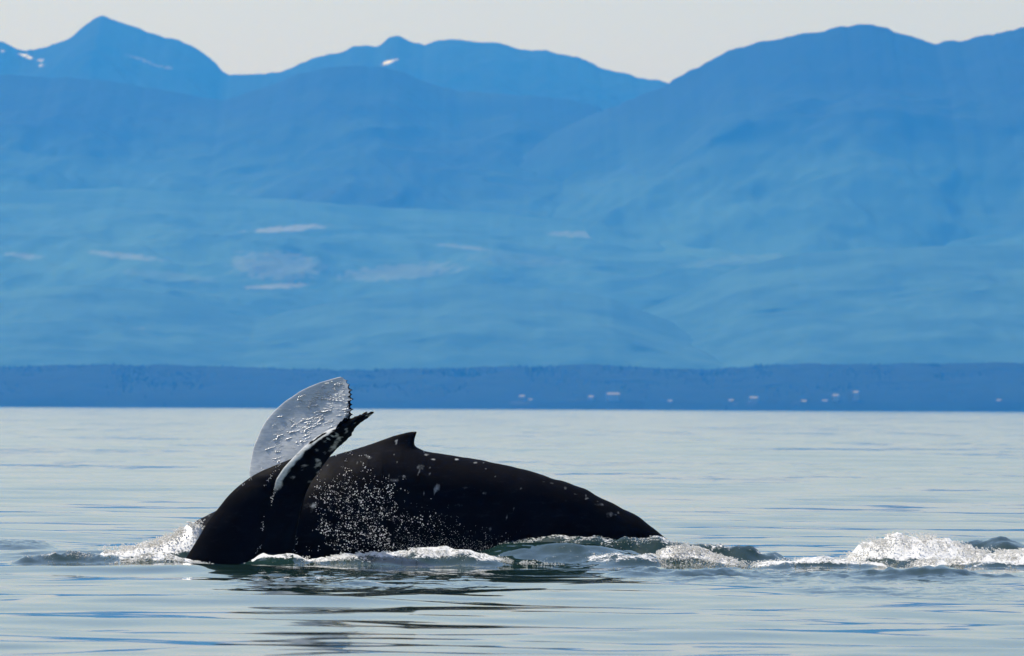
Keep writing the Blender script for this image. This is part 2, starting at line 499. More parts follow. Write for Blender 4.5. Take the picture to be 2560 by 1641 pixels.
crest_back = [(-900, 60), (-500, 130), (-200, 70), (-80, 90), (0, 104), (32, 117), (64, 124), (112, 122), (144, 112), (170, 98), (224, 56), (244, 41), (256, 37), (277, 45),
              (298, 56), (373, 80), (415, 95), (453, 100), (480, 114), (533, 152), (556, 176), (572, 187), (613, 186), (660, 190), (703, 178), (746, 160), (799, 143),
              (852, 130), (884, 114), (948, 114), (975, 96), (994, 91), (1018, 100), (1060, 112), (1092, 101), (1156, 101), (1220, 106), (1279, 118),
              (1385, 130), (1460, 152), (1545, 181), (1620, 199), (1673, 206), (1800, 260), (2100, 300), (2600, 320), (3600, 300)]
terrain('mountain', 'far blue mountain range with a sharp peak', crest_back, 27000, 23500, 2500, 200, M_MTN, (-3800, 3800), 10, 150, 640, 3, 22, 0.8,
        pale=[(60, 140, 18, 3.5, 0.35, 0.8), (98, 151, 7, 3, 0, 0.8), (99, 165, 6, 3, 0, 0.7), (345, 147, 42, 4, 0.3, 0.30), (400, 166, 32, 4, 0.15, 0.30),
              (965, 156, 16, 5, -0.2, 0.7), (985, 150, 8, 3, -0.4, 0.5), (3, 127, 8, 3, 0, 0.7)])
crest_right = [(-900, 700), (900, 560), (1100, 470), (1250, 395), (1385, 330), (1481, 288), (1577, 250), (1640, 222), (1673, 205), (1726, 178), (1811, 133), (1860, 117), (1918, 103),
               (2003, 87), (2046, 80), (2099, 68), (2163, 60), (2216, 66), (2259, 87), (2300, 97), (2344, 110), (2408, 102), (2483, 87), (2560, 68), (2750, 40), (3000, 90), (3600, 60)]
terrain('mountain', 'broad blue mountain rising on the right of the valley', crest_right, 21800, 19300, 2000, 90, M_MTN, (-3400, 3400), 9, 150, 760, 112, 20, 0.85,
        pale=[(2440, 160, 8, 14, 0.2, 0.14), (2450, 320, 30, 14, 0.3, 0.08)])
crest_mid = [(-900, 240), (-400, 210), (0, 187), (213, 197), (330, 212), (426, 229), (500, 243), (565, 250), (610, 236), (661, 218), (746, 186), (810, 172), (874, 165), (959, 167),
             (1000, 178), (1044, 197), (1100, 216), (1151, 229), (1279, 237), (1417, 247), (1492, 266), (1600, 330), (1800, 420), (2200, 480), (3600, 520)]
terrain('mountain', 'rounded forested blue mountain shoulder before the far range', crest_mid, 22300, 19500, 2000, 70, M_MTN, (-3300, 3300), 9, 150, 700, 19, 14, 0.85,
        pale=[(1152, 396, 12, 9, 0.4, 0.10)])
crest_low = [(-900, 520), (0, 480), (300, 470), (600, 490), (900, 515), (1200, 530), (1360, 545), (1500, 550), (1800, 556), (2100, 560), (2560, 545), (3600, 520)]
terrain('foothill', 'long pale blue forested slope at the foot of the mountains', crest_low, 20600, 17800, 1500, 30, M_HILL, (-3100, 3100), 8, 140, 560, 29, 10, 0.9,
        pale=[(715, 572, 105, 8, -0.07, 0.5), (1490, 588, 140, 9, 0.03, 0.36), (1760, 594, 200, 10, 0.06, 0.55), (2010, 613, 100, 5, 0, 0.55), (2270, 592, 140, 7, 0, 0.5),
              (690, 665, 130, 40, 0.05, 0.34), (1000, 680, 170, 22, -0.08, 0.32), (1160, 618, 80, 6, 0.1, 0.35), (310, 640, 100, 9, 0.1, 0.4), (690, 716, 90, 7, -0.05, 0.5),
              (60, 640, 50, 8, 0.1, 0.4), (1300, 650, 160, 20, 0.05, 0.22), (420, 690, 150, 14, 0.1, 0.24), (1850, 650, 160, 14, -0.1, 0.22)])
crest_fr = [(-900, 860), (600, 850), (1300, 840), (1480, 830), (1600, 780), (1705, 735), (1865, 661), (2000, 636), (2131, 623), (2350, 616), (2560, 613), (3000, 600), (3600, 640)]
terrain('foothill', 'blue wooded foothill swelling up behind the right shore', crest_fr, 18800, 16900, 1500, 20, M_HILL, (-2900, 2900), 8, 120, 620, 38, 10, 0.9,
        pale=[(2310, 805, 40, 14, 0.1, 0.14)])
crest_fl = [(-900, 740), (-300, 770), (0, 730), (200, 712), (420, 735), (640, 800), (760, 770), (850, 751), (1012, 735), (1130, 716), (1225, 709), (1385, 725), (1524, 746), (1640, 790), (1800, 850), (3600, 870)]
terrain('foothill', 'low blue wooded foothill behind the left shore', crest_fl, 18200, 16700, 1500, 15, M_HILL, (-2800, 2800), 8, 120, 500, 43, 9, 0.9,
        pale=[(350, 822, 22, 5, 0, 0.25)])
crest_coast = [(-900, 930), (-300, 915), (0, 918), (200, 912), (450, 914), (650, 920), (900, 926), (1150, 920), (1300, 915), (1500, 914), (1590, 917), (1650, 922), (1760, 924), (1860, 918),
               (1900, 912), (2100, 912), (2300, 910), (2560, 908), (3000, 905), (3600, 915)]
COAST_D, COAST_F = 15600, 14950
terrain('coast_hill', 'dark blue wooded shore along the far side of the sea', crest_coast, COAST_D, COAST_F, 1500, -1.5, M_COAST, (-2400, 2400), 6, 60, 260, 53, 9, 0.55,
        pale=[(1300, 1008, 30, 5, 0, 0.35), (1880, 1008, 16, 12, 0, 0.3), (2110, 982, 40, 12, 0.3, 0.14), (1700, 967, 24, 5, 0, 0.2), (1840, 1012, 10, 8, 0, 0.3),
              (1450, 1000, 40, 4, 0, 0.25), (1990, 1010, 12, 10, 0, 0.25)])

# conifers crowding the far shore: too many and too small to count
cp = np.array(crest_coast, float)
ccx, ccz = ray(cp[:, 0], cp[:, 1], COAST_D)
nt = 16000
tx = rng.uniform(-1500, 1500, nt); tt = rng.random(nt) ** 0.55
tz = -1.5 + (np.interp(tx, ccx, ccz) + 1.5) * (tt ** 0.55)
ty = COAST_F + (COAST_D - COAST_F) * tt
keep = tz > 4
tx, ty, tz = tx[keep], ty[keep], tz[keep]
th = rng.uniform(5, 10, len(tx)) * (0.8 + 0.4 * rng.random(len(tx))); tr = th * rng.uniform(0.16, 0.26, len(tx))
ang = np.arange(6) * math.pi / 3
ring = np.stack([np.cos(ang), np.sin(ang), np.zeros(6)], -1)
base = np.concatenate([ring * [1, 1, 0] + [0, 0, 0.0], ring * [0.45, 0.45, 0] + [0, 0, 0.55], [[0, 0, 1.0]]])
vv = base[None] * np.stack([tr, tr, th], -1)[:, None, :] + np.stack([tx, ty, tz - 5.5], -1)[:, None, :]
ft = []
for k in range(6):
    k2 = (k + 1) % 6
    ft += [(k, k2, 6 + k2), (k, 6 + k2, 6 + k), (6 + k, 6 + k2, 12)]
ft = np.array(ft)
ff = (ft[None] + (np.arange(len(tx)) * 13)[:, None, None]).reshape(-1, 3)
o = mesh_from('far_forest', vv.reshape(-1, 3), ff, M_TREE, smooth=False, attrs={'pale': np.zeros(len(tx) * 13)})
tag(o, 'dark conifer forest crowding the far shore', 'forest', kind='stuff')

def far_house(px, py, w, d, h, rot, label, group=None):
    D = COAST_F + 40
    x, z = ray(px, py, D)
    e = bpy.data.objects.new('shore_house', None); col.objects.link(e)
    zb = max(float(z), 1.0)
    e.location = (float(x), D, zb); e.rotation_euler = (0, 0, rot)
    tag(e, label, 'house', group)
    a, b = w / 2, d / 2
    r = h + min(w, d) * 0.28; g = 0.5
    wv = [(-a, -b, -12), (a, -b, -12), (a, b, -12), (-a, b, -12), (-a, -b, h), (a, -b, h), (a, b, h), (-a, b, h), (-a, 0, r - 0.2), (a, 0, r - 0.2)]
    wm = bpy.data.meshes.new('wall')
    wm.from_pydata(wv, [], [(0, 1, 5, 4), (1, 2, 6, 9, 5), (2, 3, 7, 6), (3, 0, 4, 8, 7)])
    wm.materials.append(M_WALL); wo_ = bpy.data.objects.new('wall', wm); col.objects.link(wo_); wo_.parent = e
    rv = [(-a - g, -b - g, h - .1), (a + g, -b - g, h - .1), (a + g, 0, r), (-a - g, 0, r), (a + g, b + g, h - .1), (-a - g, b + g, h - .1)]
    mesh_from('roof', rv, [(0, 1, 2, 3), (3, 2, 4, 5)], M_ROOF, e, False)

far_house(1533, 994, 22, 10, 5.5, 0.0, 'long bright white house, the palest building on the far shore')
GL = 'small pale house among the trees on the far shore'
for (px, py, w, h) in ((1305, 1000, 9, 6), (1325, 1008, 8, 5), (1445, 1010, 9, 5), (1478, 1000, 8, 5), (1675, 1010, 7, 5), (1828, 1012, 8, 7), (1885, 1008, 14, 9),
                       (1900, 1016, 9, 6), (2010, 1014, 9, 7), (2062, 1012, 8, 6), (2090, 998, 10, 6), (2140, 990, 9, 6), (2497, 1016, 7, 10)):
    far_house(px, py, w, 8, h, random.uniform(-0.4, 0.4), GL, 'small houses along the far shore')

# ------------------------------------------------------------------ the haze between here and the mountains
hz = bpy.data.materials.new('blue_haze'); hz.use_nodes = True
ht = hz.node_tree; ht.nodes.clear()
pv = ht.nodes.new('ShaderNodeVolumePrincipled')
pv.inputs['Color'].default_value = (0.028, 0.285, 1.0, 1)
pv.inputs['Absorption Color'].default_value = (1, 1, 1, 1)
pv.inputs['Density'].default_value = 6.1e-5
pv.inputs['Anisotropy'].default_value = 0.25
ho = ht.nodes.new('ShaderNodeOutputMaterial')
ht.links.new(pv.outputs[0], ho.inputs['Volume'])
bx0, bx1, by0, by1, bz0, bz1 = -12500, 12500, -4500, 31000, -4.5, 1700
hv = [(x, y, z) for z in (bz0, bz1) for (x, y) in ((bx0, by0), (bx1, by0), (bx1, by1), (bx0, by1))]
hf = [(3, 2, 1, 0), (4, 5, 6, 7), (0, 1, 5, 4), (1, 2, 6, 5), (2, 3, 7, 6), (3, 0, 4, 7)]
o = mesh_from('haze', hv, hf, hz, smooth=False)
tag(o, 'blue summer haze filling the air over the sea', 'haze', kind='stuff')

# ------------------------------------------------------------------ the arched whale (the one with the dorsal fin)
YB = 128.7
back = np.array([(180, 1590), (250, 1500), (330, 1420), (400, 1361), (440, 1332), (492, 1302), (541, 1277), (620, 1238), (700, 1198), (760, 1170), (825, 1142), (865, 1130), (915, 1117),
                 (956, 1112), (1000, 1114), (1040, 1122), (1067, 1129.5), (1114, 1136.5), (1156, 1143), (1198, 1149.5), (1231, 1157), (1273, 1165), (1310, 1174), (1343, 1183),
                 (1381, 1196), (1427, 1209), (1456, 1223), (1485, 1235.6), (1518, 1251), (1551, 1267), (1581, 1285.5), (1614, 1306), (1639, 1325), (1660, 1342), (1689, 1361),
                 (1725, 1388), (1780, 1430), (1850, 1490), (1920, 1560)], float)
fin = np.array([(860, 1131.5), (880, 1126), (915, 1115), (935, 1108), (956, 1100), (975, 1092), (990, 1086.6), (1000, 1083.5), (1010, 1080.8), (1018, 1079.2), (1026, 1079.0), (1029, 1080.5), (1030, 1086),
                (1031, 1100), (1034, 1112), (1042, 1119), (1050, 1123), (1060, 1127.5), (1070, 1130)], float)
bxw, bzw = ray(back[:, 0], back[:, 1], YB)
fxw, fzw = ray(fin[:, 0], fin[:, 1], YB)
n_s = 330
bx = np.interp(np.linspace(0, 1, n_s), np.linspace(0, 1, len(bxw)), bxw)
# even spacing, denser at the fin
bx = np.unique(np.concatenate([np.arange(bxw[0], bxw[-1], 0.035), np.arange(fxw[0], fxw[-1], 0.012)]))
def smooth_line(xq, xp, zp, win):
    g = np.arange(xp[0], xp[-1], 0.005)
    v = np.interp(g, xp, zp); n = int(win / 0.005) | 1
    k = np.hanning(n + 2)[1:-1]; k /= k.sum()
    return np.interp(xq, g, np.convolve(np.pad(v, n // 2, mode='edge'), k, 'valid'))
bz = 0.6 * smooth_line(bx, bxw, bzw, 0.30) + 0.4 * smooth_line(bx, bxw, bzw, 0.10)
bz = bz + (0.012 * np.sin(bx * 7.3) + 0.008 * np.sin(bx * 17.0 + 1.0)) * sstep(0.2, 1.2, bx) + 0.006 * noise2(bx * 6, bx * 0, 8)                      # the knuckles on the tail stock
fbase = np.interp(fxw, bx, bz)
fdiff = np.maximum(fzw - fbase, 0); fdiff[0] = fdiff[-1] = 0
fh = np.where((bx > fxw[0]) & (bx < fxw[-1]), smooth_line(bx, fxw, fdiff, 0.07), 0)
px_w = lambda xw: xw / YB * F + 1280
bpx = px_w(bx)
w_ = np.interp(bpx, [180, 490, 800, 1000, 1200, 1400, 1550, 1700, 1920], [0.95, 1.15, 1.12, 1.0, 0.82, 0.62, 0.46, 0.34, 0.26])
hh = np.interp(bpx, [180, 490, 800, 1000, 1200, 1400, 1550, 1700, 1920], [1.1, 1.35, 1.4, 1.3, 1.1, 0.85, 0.65, 0.5, 0.4])
q = np.linspace(-1, 1, 97)[:-1]
aa = np.pi * np.sign(q) * np.abs(q) ** 1.35
A, BX = np.meshgrid(aa, bx)
Wd = w_[:, None]; Hh = hh[:, None]
yy = Wd * np.sin(A) * (1 - 0.22 * np.exp(-(A / 0.45) ** 2))
zz = bz[:, None] - Hh + Hh * np.sign(np.cos(A)) * np.abs(np.cos(A)) ** 0.9
fl = fh[:, None] * np.exp(-(yy / 0.10) ** 2) * (np.abs(A) < 1.2)
zz = zz + fl
xx = BX + 1.7 * fl ** 2
yyw = YB + yy
# pale scars and spots, and one broad grey sheen painted in
spx = xx / yyw * F + 1280; spy = 1020.0 - (zz - CAM_H) / yyw * F + (spx - 1280) * ROLL
pal = np.zeros_like(xx)
near = yy < 0.05
brk = fbm(spx * 0.06, spy * 0.08, 77, 3)
for (sxp, syp, rx, ry, s) in ((1054, 1169, 11, 9, .30), (985, 1202, 16, 7, .34), (1094, 1219, 13, 7, .42), (1164, 1219, 10, 6, .26), (1123, 1267, 16, 5, .36), (1304, 1223, 5, 5, .30),
                              (1526, 1288, 11, 10, .28), (1227, 1321, 7, 6, .26), (790, 1265, 13, 5, .5), (780, 1268, 30, 14, .2), (923, 1142, 10, 5, .36), (992, 1104, 4, 6, .5), (1212, 1234, 5, 5, .3),
                              (1085, 1148, 9, 3, .45), (1143, 1149, 5, 3, .5), (1190, 1157, 5, 3, .45), (1068, 1137, 9, 3, .35), (1415, 1220, 6, 4, .28), (1468, 1246, 6, 4, .35), (1380, 1208, 8, 4, .25),
                              (1500, 1262, 14, 6, .22), (1150, 1262, 16, 10, .18), (1010, 1190, 20, 5, .2), (1360, 1205, 5, 3, .3), (1440, 1236, 5, 3, .3), (1035, 1080, 6, 3, .3)):
    g = ((spx - sxp) / rx) ** 2 + ((spy - syp) / ry) ** 2
    pal = np.maximum(pal, s * np.clip(1.4 - g + brk, 0, 1) * near)
spk = (hash2(np.floor(spx / 4), np.floor(spy / 4), 5) > 0.992) * near * 0.35 * (spy < 1300)
pal = np.maximum(pal, spk)
tiny = fbm(BX * 14, A * 14, 88, 3) * 0.006
zz = zz + tiny
# closed ends
o = mesh_from('humpback_whale', np.stack([xx, yyw, zz], -1).reshape(-1, 3), grid_faces(len(bx), len(aa), True), M_SKIN, attrs={'pale': pal})
tag(o, 'black whale with a small hooked dorsal fin, its long back arching out of the sea', 'whale', 'two whales surfacing side by side')

# ------------------------------------------------------------------ the second whale: tail stock and raised flukes
YA = 125.5
AV, AF, AP = [], [], []
def add_shell(G, wrap, P):
    nr, nc = G.shape[:2]
    off = sum(len(v) for v in AV)
    AV.append(G.reshape(-1, 3)); AF.append(grid_faces(nr, nc, wrap) + off); AP.append(P.ravel())

def resample(arr, n, smooth=0):
    arr = np.asarray(arr, float)
    s = np.concatenate([[0], np.cumsum(np.linalg.norm(np.diff(arr[:, :4], axis=0), axis=1))]); s /= s[-1]
    t = np.linspace(0, 1, n)
    out = np.stack([np.interp(t, s, arr[:, i]) for i in range(arr.shape[1])], -1)
    for _ in range(smooth):
        c = out.copy(); c[1:-1] = 0.25 * out[:-2] + 0.5 * out[1:-1] + 0.25 * out[2:]; out = c
    return out

# tail stock: front / back outline pairs, half thickness, depth offset
stock = resample([(330, 1590, 745, 1600, .42, 0), (420, 1462, 739, 1462, .40, 0), (461, 1401, 735, 1390, .36, 0), (496, 1345, 741, 1340, .33, 0), (520, 1303, 745, 1314, .31, 0), (545, 1272, 749, 1290, .29, 0),
                  (570, 1240, 752, 1271, .27, 0), (594, 1217, 757, 1254, .25, 0), (622, 1196, 763, 1236, .23, 0), (643, 1183, 770, 1218, .21, 0), (668, 1172, 777, 1205, .19, .02),
                  (699, 1159, 786, 1190, .17, .04), (727, 1148, 798, 1172, .15, .06), (760, 1130, 812, 1152, .12, .08), (800, 1104, 832, 1124, .09, .10), (840, 1076, 854, 1092, .06, .10), (868, 1058, 872, 1066, .03, .10)], 110, 3)
qs = np.linspace(0, 2 * np.pi, 57)[:-1]
lx, lz = ray(stock[:, 0], stock[:, 1], YA); rx, rz = ray(stock[:, 2], stock[:, 3], YA)
cx, cz = (lx + rx) / 2, (lz + rz) / 2; hx, hz_ = (rx - lx) / 2, (rz - lz) / 2
cq, sq = np.cos(qs)[None, :], np.sin(qs)[None, :]
depth = stock[:, 4:5] * np.sign(sq) * np.abs(sq) ** 1.15 * (1 + 0.25 * cq)
# a hollow running up the side, where the stock flares into the fluke
tpar = np.linspace(0, 1, len(stock))[:, None]
groove = np.exp(-((cq - (0.05 + 0.2 * tpar)) / 0.16) ** 2) * sstep(0.38, 0.6, tpar) * (sq < 0)
depth = depth + 0.10 * groove
G = np.stack([cx[:, None] - hx[:, None] * -cq, YA + stock[:, 5:6] + depth, cz[:, None] + hz_[:, None] * cq], -1)
nzz = fbm(tpar * 30 + cq, cq * 6 + sq * 3, 61, 3)
G[..., 1] += nzz * 0.02
Ps = np.clip(fbm(tpar * 18 + sq * 2, cq * 7, 62, 3) - 0.28, 0, 1) * 1.6 * (sq < 0) * (tpar > 0.3)
add_shell(G, True, Ps)

def blade(pairs, n, nc, tk, depth_fn, pale_fn, teeth=None, smooth=2, front_k=1.0):
    """lens-shaped blade: pairs of leading / trailing edge pixels from root to tip"""
    P = resample(pairs, n, smooth)
    s = np.linspace(0, 1, n)[:, None]
    c1 = 0.5 - 0.5 * np.cos(np.linspace(0, np.pi, nc))
    c = np.concatenate([c1, c1[-2:0:-1]])[None, :]
    side = np.concatenate([np.ones(nc), -np.ones(nc - 2)])[None, :]
    side = side * np.ones_like(s)
    side[:, 0] = 0; side[:, nc - 1] = 0
    px = P[:, 0:1] + (P[:, 2:3] - P[:, 0:1]) * c
    py = P[:, 1:2] + (P[:, 3:4] - P[:, 1:2]) * c
    if teeth is not None:
        px, py = teeth(px, py, s, c)
    dy = depth_fn(s, c, px, py)
    x, z = ray(px, py, YA + 0 * dy)
    thick = tk(s) * (0.12 + 1.9 * np.sqrt(np.clip(c, 0, 1)) * (1 - c) ** 0.9)
    thick = thick * np.sign(np.abs(side))
    y = YA + dy - np.where(side > 0, front_k, 2 - front_k) * side * thick
    Gb = np.stack([x, y, z], -1)
    Pb = pale_fn(s, c, side, px, py)
    add_shell(Gb, True, Pb * np.ones_like(px))
    return Gb, nc

# far blade, its pale underside turned to the camera
far_pairs = [(640, 1222, 850, 1092), (626, 1200, 866, 1070), (622, 1180, 872, 1058), (625, 1156, 875, 1048), (632, 1119, 876, 1040), (641, 1097, 876, 1034), (651, 1072, 876, 1028), (663, 1051, 876, 1022),
             (676, 1035, 876, 1015), (693, 1018, 876, 1007), (710, 1003, 876, 999), (727, 992, 876, 992), (747, 978, 875, 984), (769, 967, 874, 976), (794, 957, 871, 967), (820, 949, 866, 957), (838, 944, 859, 949), (848, 942, 853, 944)]
teeth_y = np.array([944, 951, 962, 975, 986, 998, 1012, 1024, 1037, 1050])
teeth_a = np.array([6, 9, 8, 10, 7, 11, 7, 10, 9, 8])
def far_teeth(px, py, s, c):
    e = sstep(0.86, 1.0, c)
    v = np.zeros_like(px)
    for ty_, ta_ in zip(teeth_y, teeth_a):
        v = np.maximum(v, ta_ * np.exp(-np.abs(py - ty_) / 3.0))
    return px + e * (v - 4.0), py
def far_depth(s, c, px, py):
    # leaning back from the camera, a little hollow
    lean = 0.12 + 0.58 * (1200.0 - py) / 170.0 + 0.10 * (px - 750.0) / 170.0
    return lean + 0.05 * np.sin(np.pi * np.clip(c, 0, 1)) * np.sin(np.pi * np.clip(s, 0, 1)) + 0.03 * noise2(px * 0.012, py * 0.012, 6)
def far_pale(s, c, side, px, py):
    p = 0.92 * np.ones_like(px)
    p = p - 1.3 * sstep(0.945, 0.985, c + 0.05 * noise2(px * 0.15, py * 0.5, 3))
    st = np.clip(noise2(px * 0.02, py * 0.22, 9), 0, 1)
    p = p - 0.9 * st * sstep(0.72, 0.95, c)
    p = np.where(side < 0, 0.25 * p, p)
    p = p * sstep(0.02, 0.10, s + 0.04)
    return np.clip(p, 0, 1)
FARG, FARN = blade(far_pairs, 170, 44, lambda s: 0.055 * (1 - 0.75 * s), far_depth, far_pale, far_teeth, 2, 1.0)

# near blade, seen from its dark side and almost end on
near_pairs = [(672, 1290, 752, 1285), (676, 1262, 757, 1260), (683, 1232, 764, 1236), (692, 1198, 777, 1207), (710, 1171, 794, 1184), (735, 1144, 812, 1160), (762, 1117, 828, 1139), (792, 1094, 846, 1120),
              (822, 1076, 864, 1105), (850, 1064, 882, 1088), (872, 1054, 890, 1071), (886, 1045, 901, 1060), (905, 1037, 918, 1049), (925, 1032, 932, 1038), (938, 1030, 939, 1032)]
def near_teeth(px, py, s, c):
    j = noise2(s * 38 + 0 * c, c * 2, 15) * 5
    e0 = sstep(0.72, 0.80, s)
    py = py + e0 * (1 - sstep(0.0, 0.25, c)) * j * 1.2
    e1 = sstep(0.45, 0.6, s) * sstep(0.8, 1.0, c)
    return px + e1 * j * 0.9, py
def near_depth(s, c, px, py):
    return 0.06 - 1.6 * s ** 1.1 - 0.22 * np.sin(np.pi * np.clip(c, 0, 1)) * np.sin(np.pi * np.clip(s, 0, 1)) + 0.25 * c * np.sin(np.pi * np.clip(s, 0, 1))
def near_pale(s, c, side, px, py):
    rim = (1 - sstep(0.10, 0.30, c + 0.10 * noise2(s * 22, c * 5, 12))) * sstep(0.10, 0.25, s) * (1 - sstep(0.70, 0.78, s))
    bl = np.clip(noise2(s * 26 + c, c * 8, 14) - 0.02, 0, 1) * 3.0 * sstep(0.38, 0.6, s)
    p = 0.85 * rim - bl * rim
    mott = np.clip(fbm(s * 14, c * 3 + s * 5, 18, 4) - 0.0, 0, 1) * 2.2 * sstep(0.2, 0.5, c) * sstep(0.15, 0.35, s)
    bars = (np.sin(s * 190) > 0.35) * 0.6 * sstep(0.58, 0.62, s) * (1 - sstep(0.70, 0.73, s)) * np.exp(-((c - 0.40) / 0.12) ** 2)
    return np.clip(np.maximum(np.maximum(p, mott), bars), 0, 1) * (side >= 0) + 0.6 * np.clip(p, 0, 1) * (side < 0)
NEARG, NEARN = blade(near_pairs, 150, 26, lambda s: 0.085 * (1 - 0.72 * s), near_depth, near_pale, near_teeth)

# dark ragged trailing edge of the near blade showing above its rim, and its curled tip
rag_pairs = [(842, 1074, 860, 1080), (846, 1066, 868, 1074), (852, 1056, 878, 1070), (862, 1048, 888, 1066), (872, 1046, 894, 1060), (882, 1046, 902, 1052), (892, 1043, 908, 1048), (904, 1038, 914, 1042), (920, 1029, 922, 1031)]
def rag_teeth(px, py, s, c):
    j = noise2(s * 11 + 3, 0 * c, 19) * 9 * np.sin(np.pi * s)
    return px, py + (1 - sstep(0, 0.5, c)) * j
add = blade(rag_pairs, 60, 14, lambda s: 0.035 * (1 - 0.6 * s), lambda s, c, px, py: -1.15 - 0.25 * s + 0.25 * c, lambda s, c, side, px, py: 0 * px, rag_teeth, 1)

whale2 = mesh_from('humpback_whale', np.concatenate(AV), np.concatenate(AF), M_SKIN, attrs={'pale': np.concatenate(AP)})
tag(whale2, 'diving whale showing only its black tail stock and raised flukes, one blade white', 'whale', 'two whales surfacing side by side')

# ------------------------------------------------------------------ water in the air and on the whales
t_ = (1 + 5 ** 0.5) / 2
ICO = np.array([(-1, t_, 0), (1, t_, 0), (-1, -t_, 0), (1, -t_, 0), (0, -1, t_), (0, 1, t_), (0, -1, -t_), (0, 1, -t_), (t_, 0, -1), (t_, 0, 1), (-t_, 0, -1), (-t_, 0, 1)], float)
ICO /= np.linalg.norm(ICO[0])
ICF = np.array([(0, 11, 5), (0, 5, 1), (0, 1, 7), (0, 7, 10), (0, 10, 11), (1, 5, 9), (5, 11, 4), (11, 10, 2), (10, 7, 6), (7, 1, 8), (3, 9, 4), (3, 4, 2), (3, 2, 6), (3, 6, 8), (3, 8, 9), (4, 9, 5), (2, 4, 11), (6, 2, 10), (8, 6, 7), (9, 8, 1)])
def drops(name, pts, rad, mat, label=None, cat=None, parent=None, basis=None):
    pts = np.asarray(pts, float); rad = np.asarray(rad, float)
    if rad.ndim == 1: rad = np.stack([rad] * 3, -1)
    v = ICO[None] * rad[:, None, :]
    if basis is not None: v = v @ basis
    v = v + pts[:, None, :]
    f = (ICF[None] + (np.arange(len(pts)) * 12)[:, None, None]).reshape(-1, 3)
    o = mesh_from(name, v.reshape(-1, 3), f, mat, parent)
    return tag(o, label, cat, kind='stuff')

# beads glinting on the pale blade, in short chains
pts, rad = [], []
fc = FARG[:, :FARN]
for i in range(900):
    s = rng.uniform(0.08, 0.92) ** 1.15; c = np.clip(rng.normal(0.55, 0.2), 0.12, 0.93)
    if noise2(np.array([s * 7.0]), np.array([c * 6.0]), 71)[0] < -0.12: continue
    nchain = int(rng.integers(1, 6)); r0 = 0.0035 + 0.0105 * rng.random() ** 3
    dirc = rng.normal(0, 0.4)
    for j in range(nchain):
        ss = s + j * 0.005 * math.sin(dirc) * 1.2; cc = c + j * 0.013 * math.cos(dirc)
        a = int(np.clip(ss * (fc.shape[0] - 1), 0, fc.shape[0] - 1))
        b = np.clip(np.arccos(1 - 2 * np.clip(cc, 0, 1)) / np.pi * (FARN - 1), 0, FARN - 1.001)
        b0 = int(b); fb = b - b0
        p = fc[a, b0] * (1 - fb) + fc[a, b0 + 1] * fb
        r = r0 * rng.uniform(0.7, 1.3)
        pts.append(p + [0, -r * 0.15, 0]); rad.append((r * rng.uniform(1.0, 1.8), r, r * 0.42))
hv_ = np.array(sdir) + np.array([0, -1, 0.0]); hv_ /= np.linalg.norm(hv_)   # beads turned halfway between sun and camera so they flash white
e1 = np.cross([0, 1, 0], hv_); e1 = np.array([1, 0, 0]) - hv_ * hv_[0]; e1 /= np.linalg.norm(e1)
drops('water_beads', pts, rad, M_DROP, 'beads of water glinting on the white fluke blade', None, whale2, np.stack([e1, np.cross(hv_, e1), hv_]))

# curtain of drops thrown off the flukes
def cluster(n, px0, px1, fn_y, Dr, rr, power=1.0):
    px = rng.uniform(px0, px1, n); u = rng.random(n) ** power + rng.normal(0, 0.05, n)
    y0, y1 = fn_y(px); py = y0 + (y1 - y0) * u
    px = px + rng.normal(0, 14, n); py = np.minimum(py, 1392)
    D = rng.uniform(Dr[0], Dr[1], n)
    x, z = ray(px, py, D)
    r = rr[0] * 0.5 + (rr[1] * 0.95 - rr[0] * 0.5) * rng.random(n) ** 2.6
    return np.stack([x, D, z], -1), r
P1, R1 = [], []
def keep_noise(p, r, seed, thr):
    k = fbm(p[:, 0] * 3.0 + p[:, 2] * 1.2, p[:, 2] * 2.2, seed, 4) > thr + 0.06
    return p[k], r[k]
for (n, a, b, y0a, y0b, y1, rr, seed, thr) in ((430, 800, 915, 1145, 1128, 1260, (.005, .0115), 3, -.12), (750, 790, 1000, 1215, 1190, 1340, (.005, .0125), 4, -.08), (900, 780, 1080, 1265, 1290, 1395, (.005, .012), 5, -.08),
                                              (500, 850, 980, 1240, 1220, 1385, (.006, .013), 6, -.2), (160, 1000, 1160, 1230, 1280, 1390, (.004, .007), 7, -.3)):
    p, r = cluster(n, a, b, lambda px: (np.interp(px, [a, b], [y0a, y0b]), np.full_like(px, y1)), (126.3, 127.2), rr)
    p, r = keep_noise(p, r, seed, thr); P1.append(p); R1.append(r)
for (n, a, b, y0, y1) in ((1100, 950, 1240, 1325, 1395), (500, 1020, 1300, 1300, 1390)):
    p, r = cluster(n, a, b, lambda px: (np.interp(px, [a, b], [y0, y0 + 30]), np.full_like(px, y1)), (126.0, 127.2), (.0025, .0045), 0.6)
    P1.append(p); R1.append(r)
p, r = cluster(26, 838, 878, lambda px: (np.full_like(px, 1110.), np.full_like(px, 1140.)), (125.9, 126.6), (.004, .006)); P1.append(p); R1.append(r)
# water streaming off the tail stock
for (a, b, c_, d_, n) in ((660, 1215, 700, 1160, 30), (655, 1330, 660, 1290, 14), (640, 1385, 652, 1365, 12), (676, 1262, 690, 1215, 30), (745, 1330, 738, 1390, 12), (600, 1217, 640, 1190, 10)):
    tq = rng.random(n); px = a + (c_ - a) * tq + rng.normal(0, 2, n); py = b + (d_ - b) * tq + rng.normal(0, 2, n)
    x, z = ray(px, py, YA - 0.42); P1.append(np.stack([x, np.full(n, YA - 0.42), z], -1)); R1.append(rng.uniform(.003, .007, n))
drops('water_spray', np.concatenate(P1), np.concatenate(R1), M_DROP, 'sparkling water drops falling from the raised flukes before the black back', 'spray')

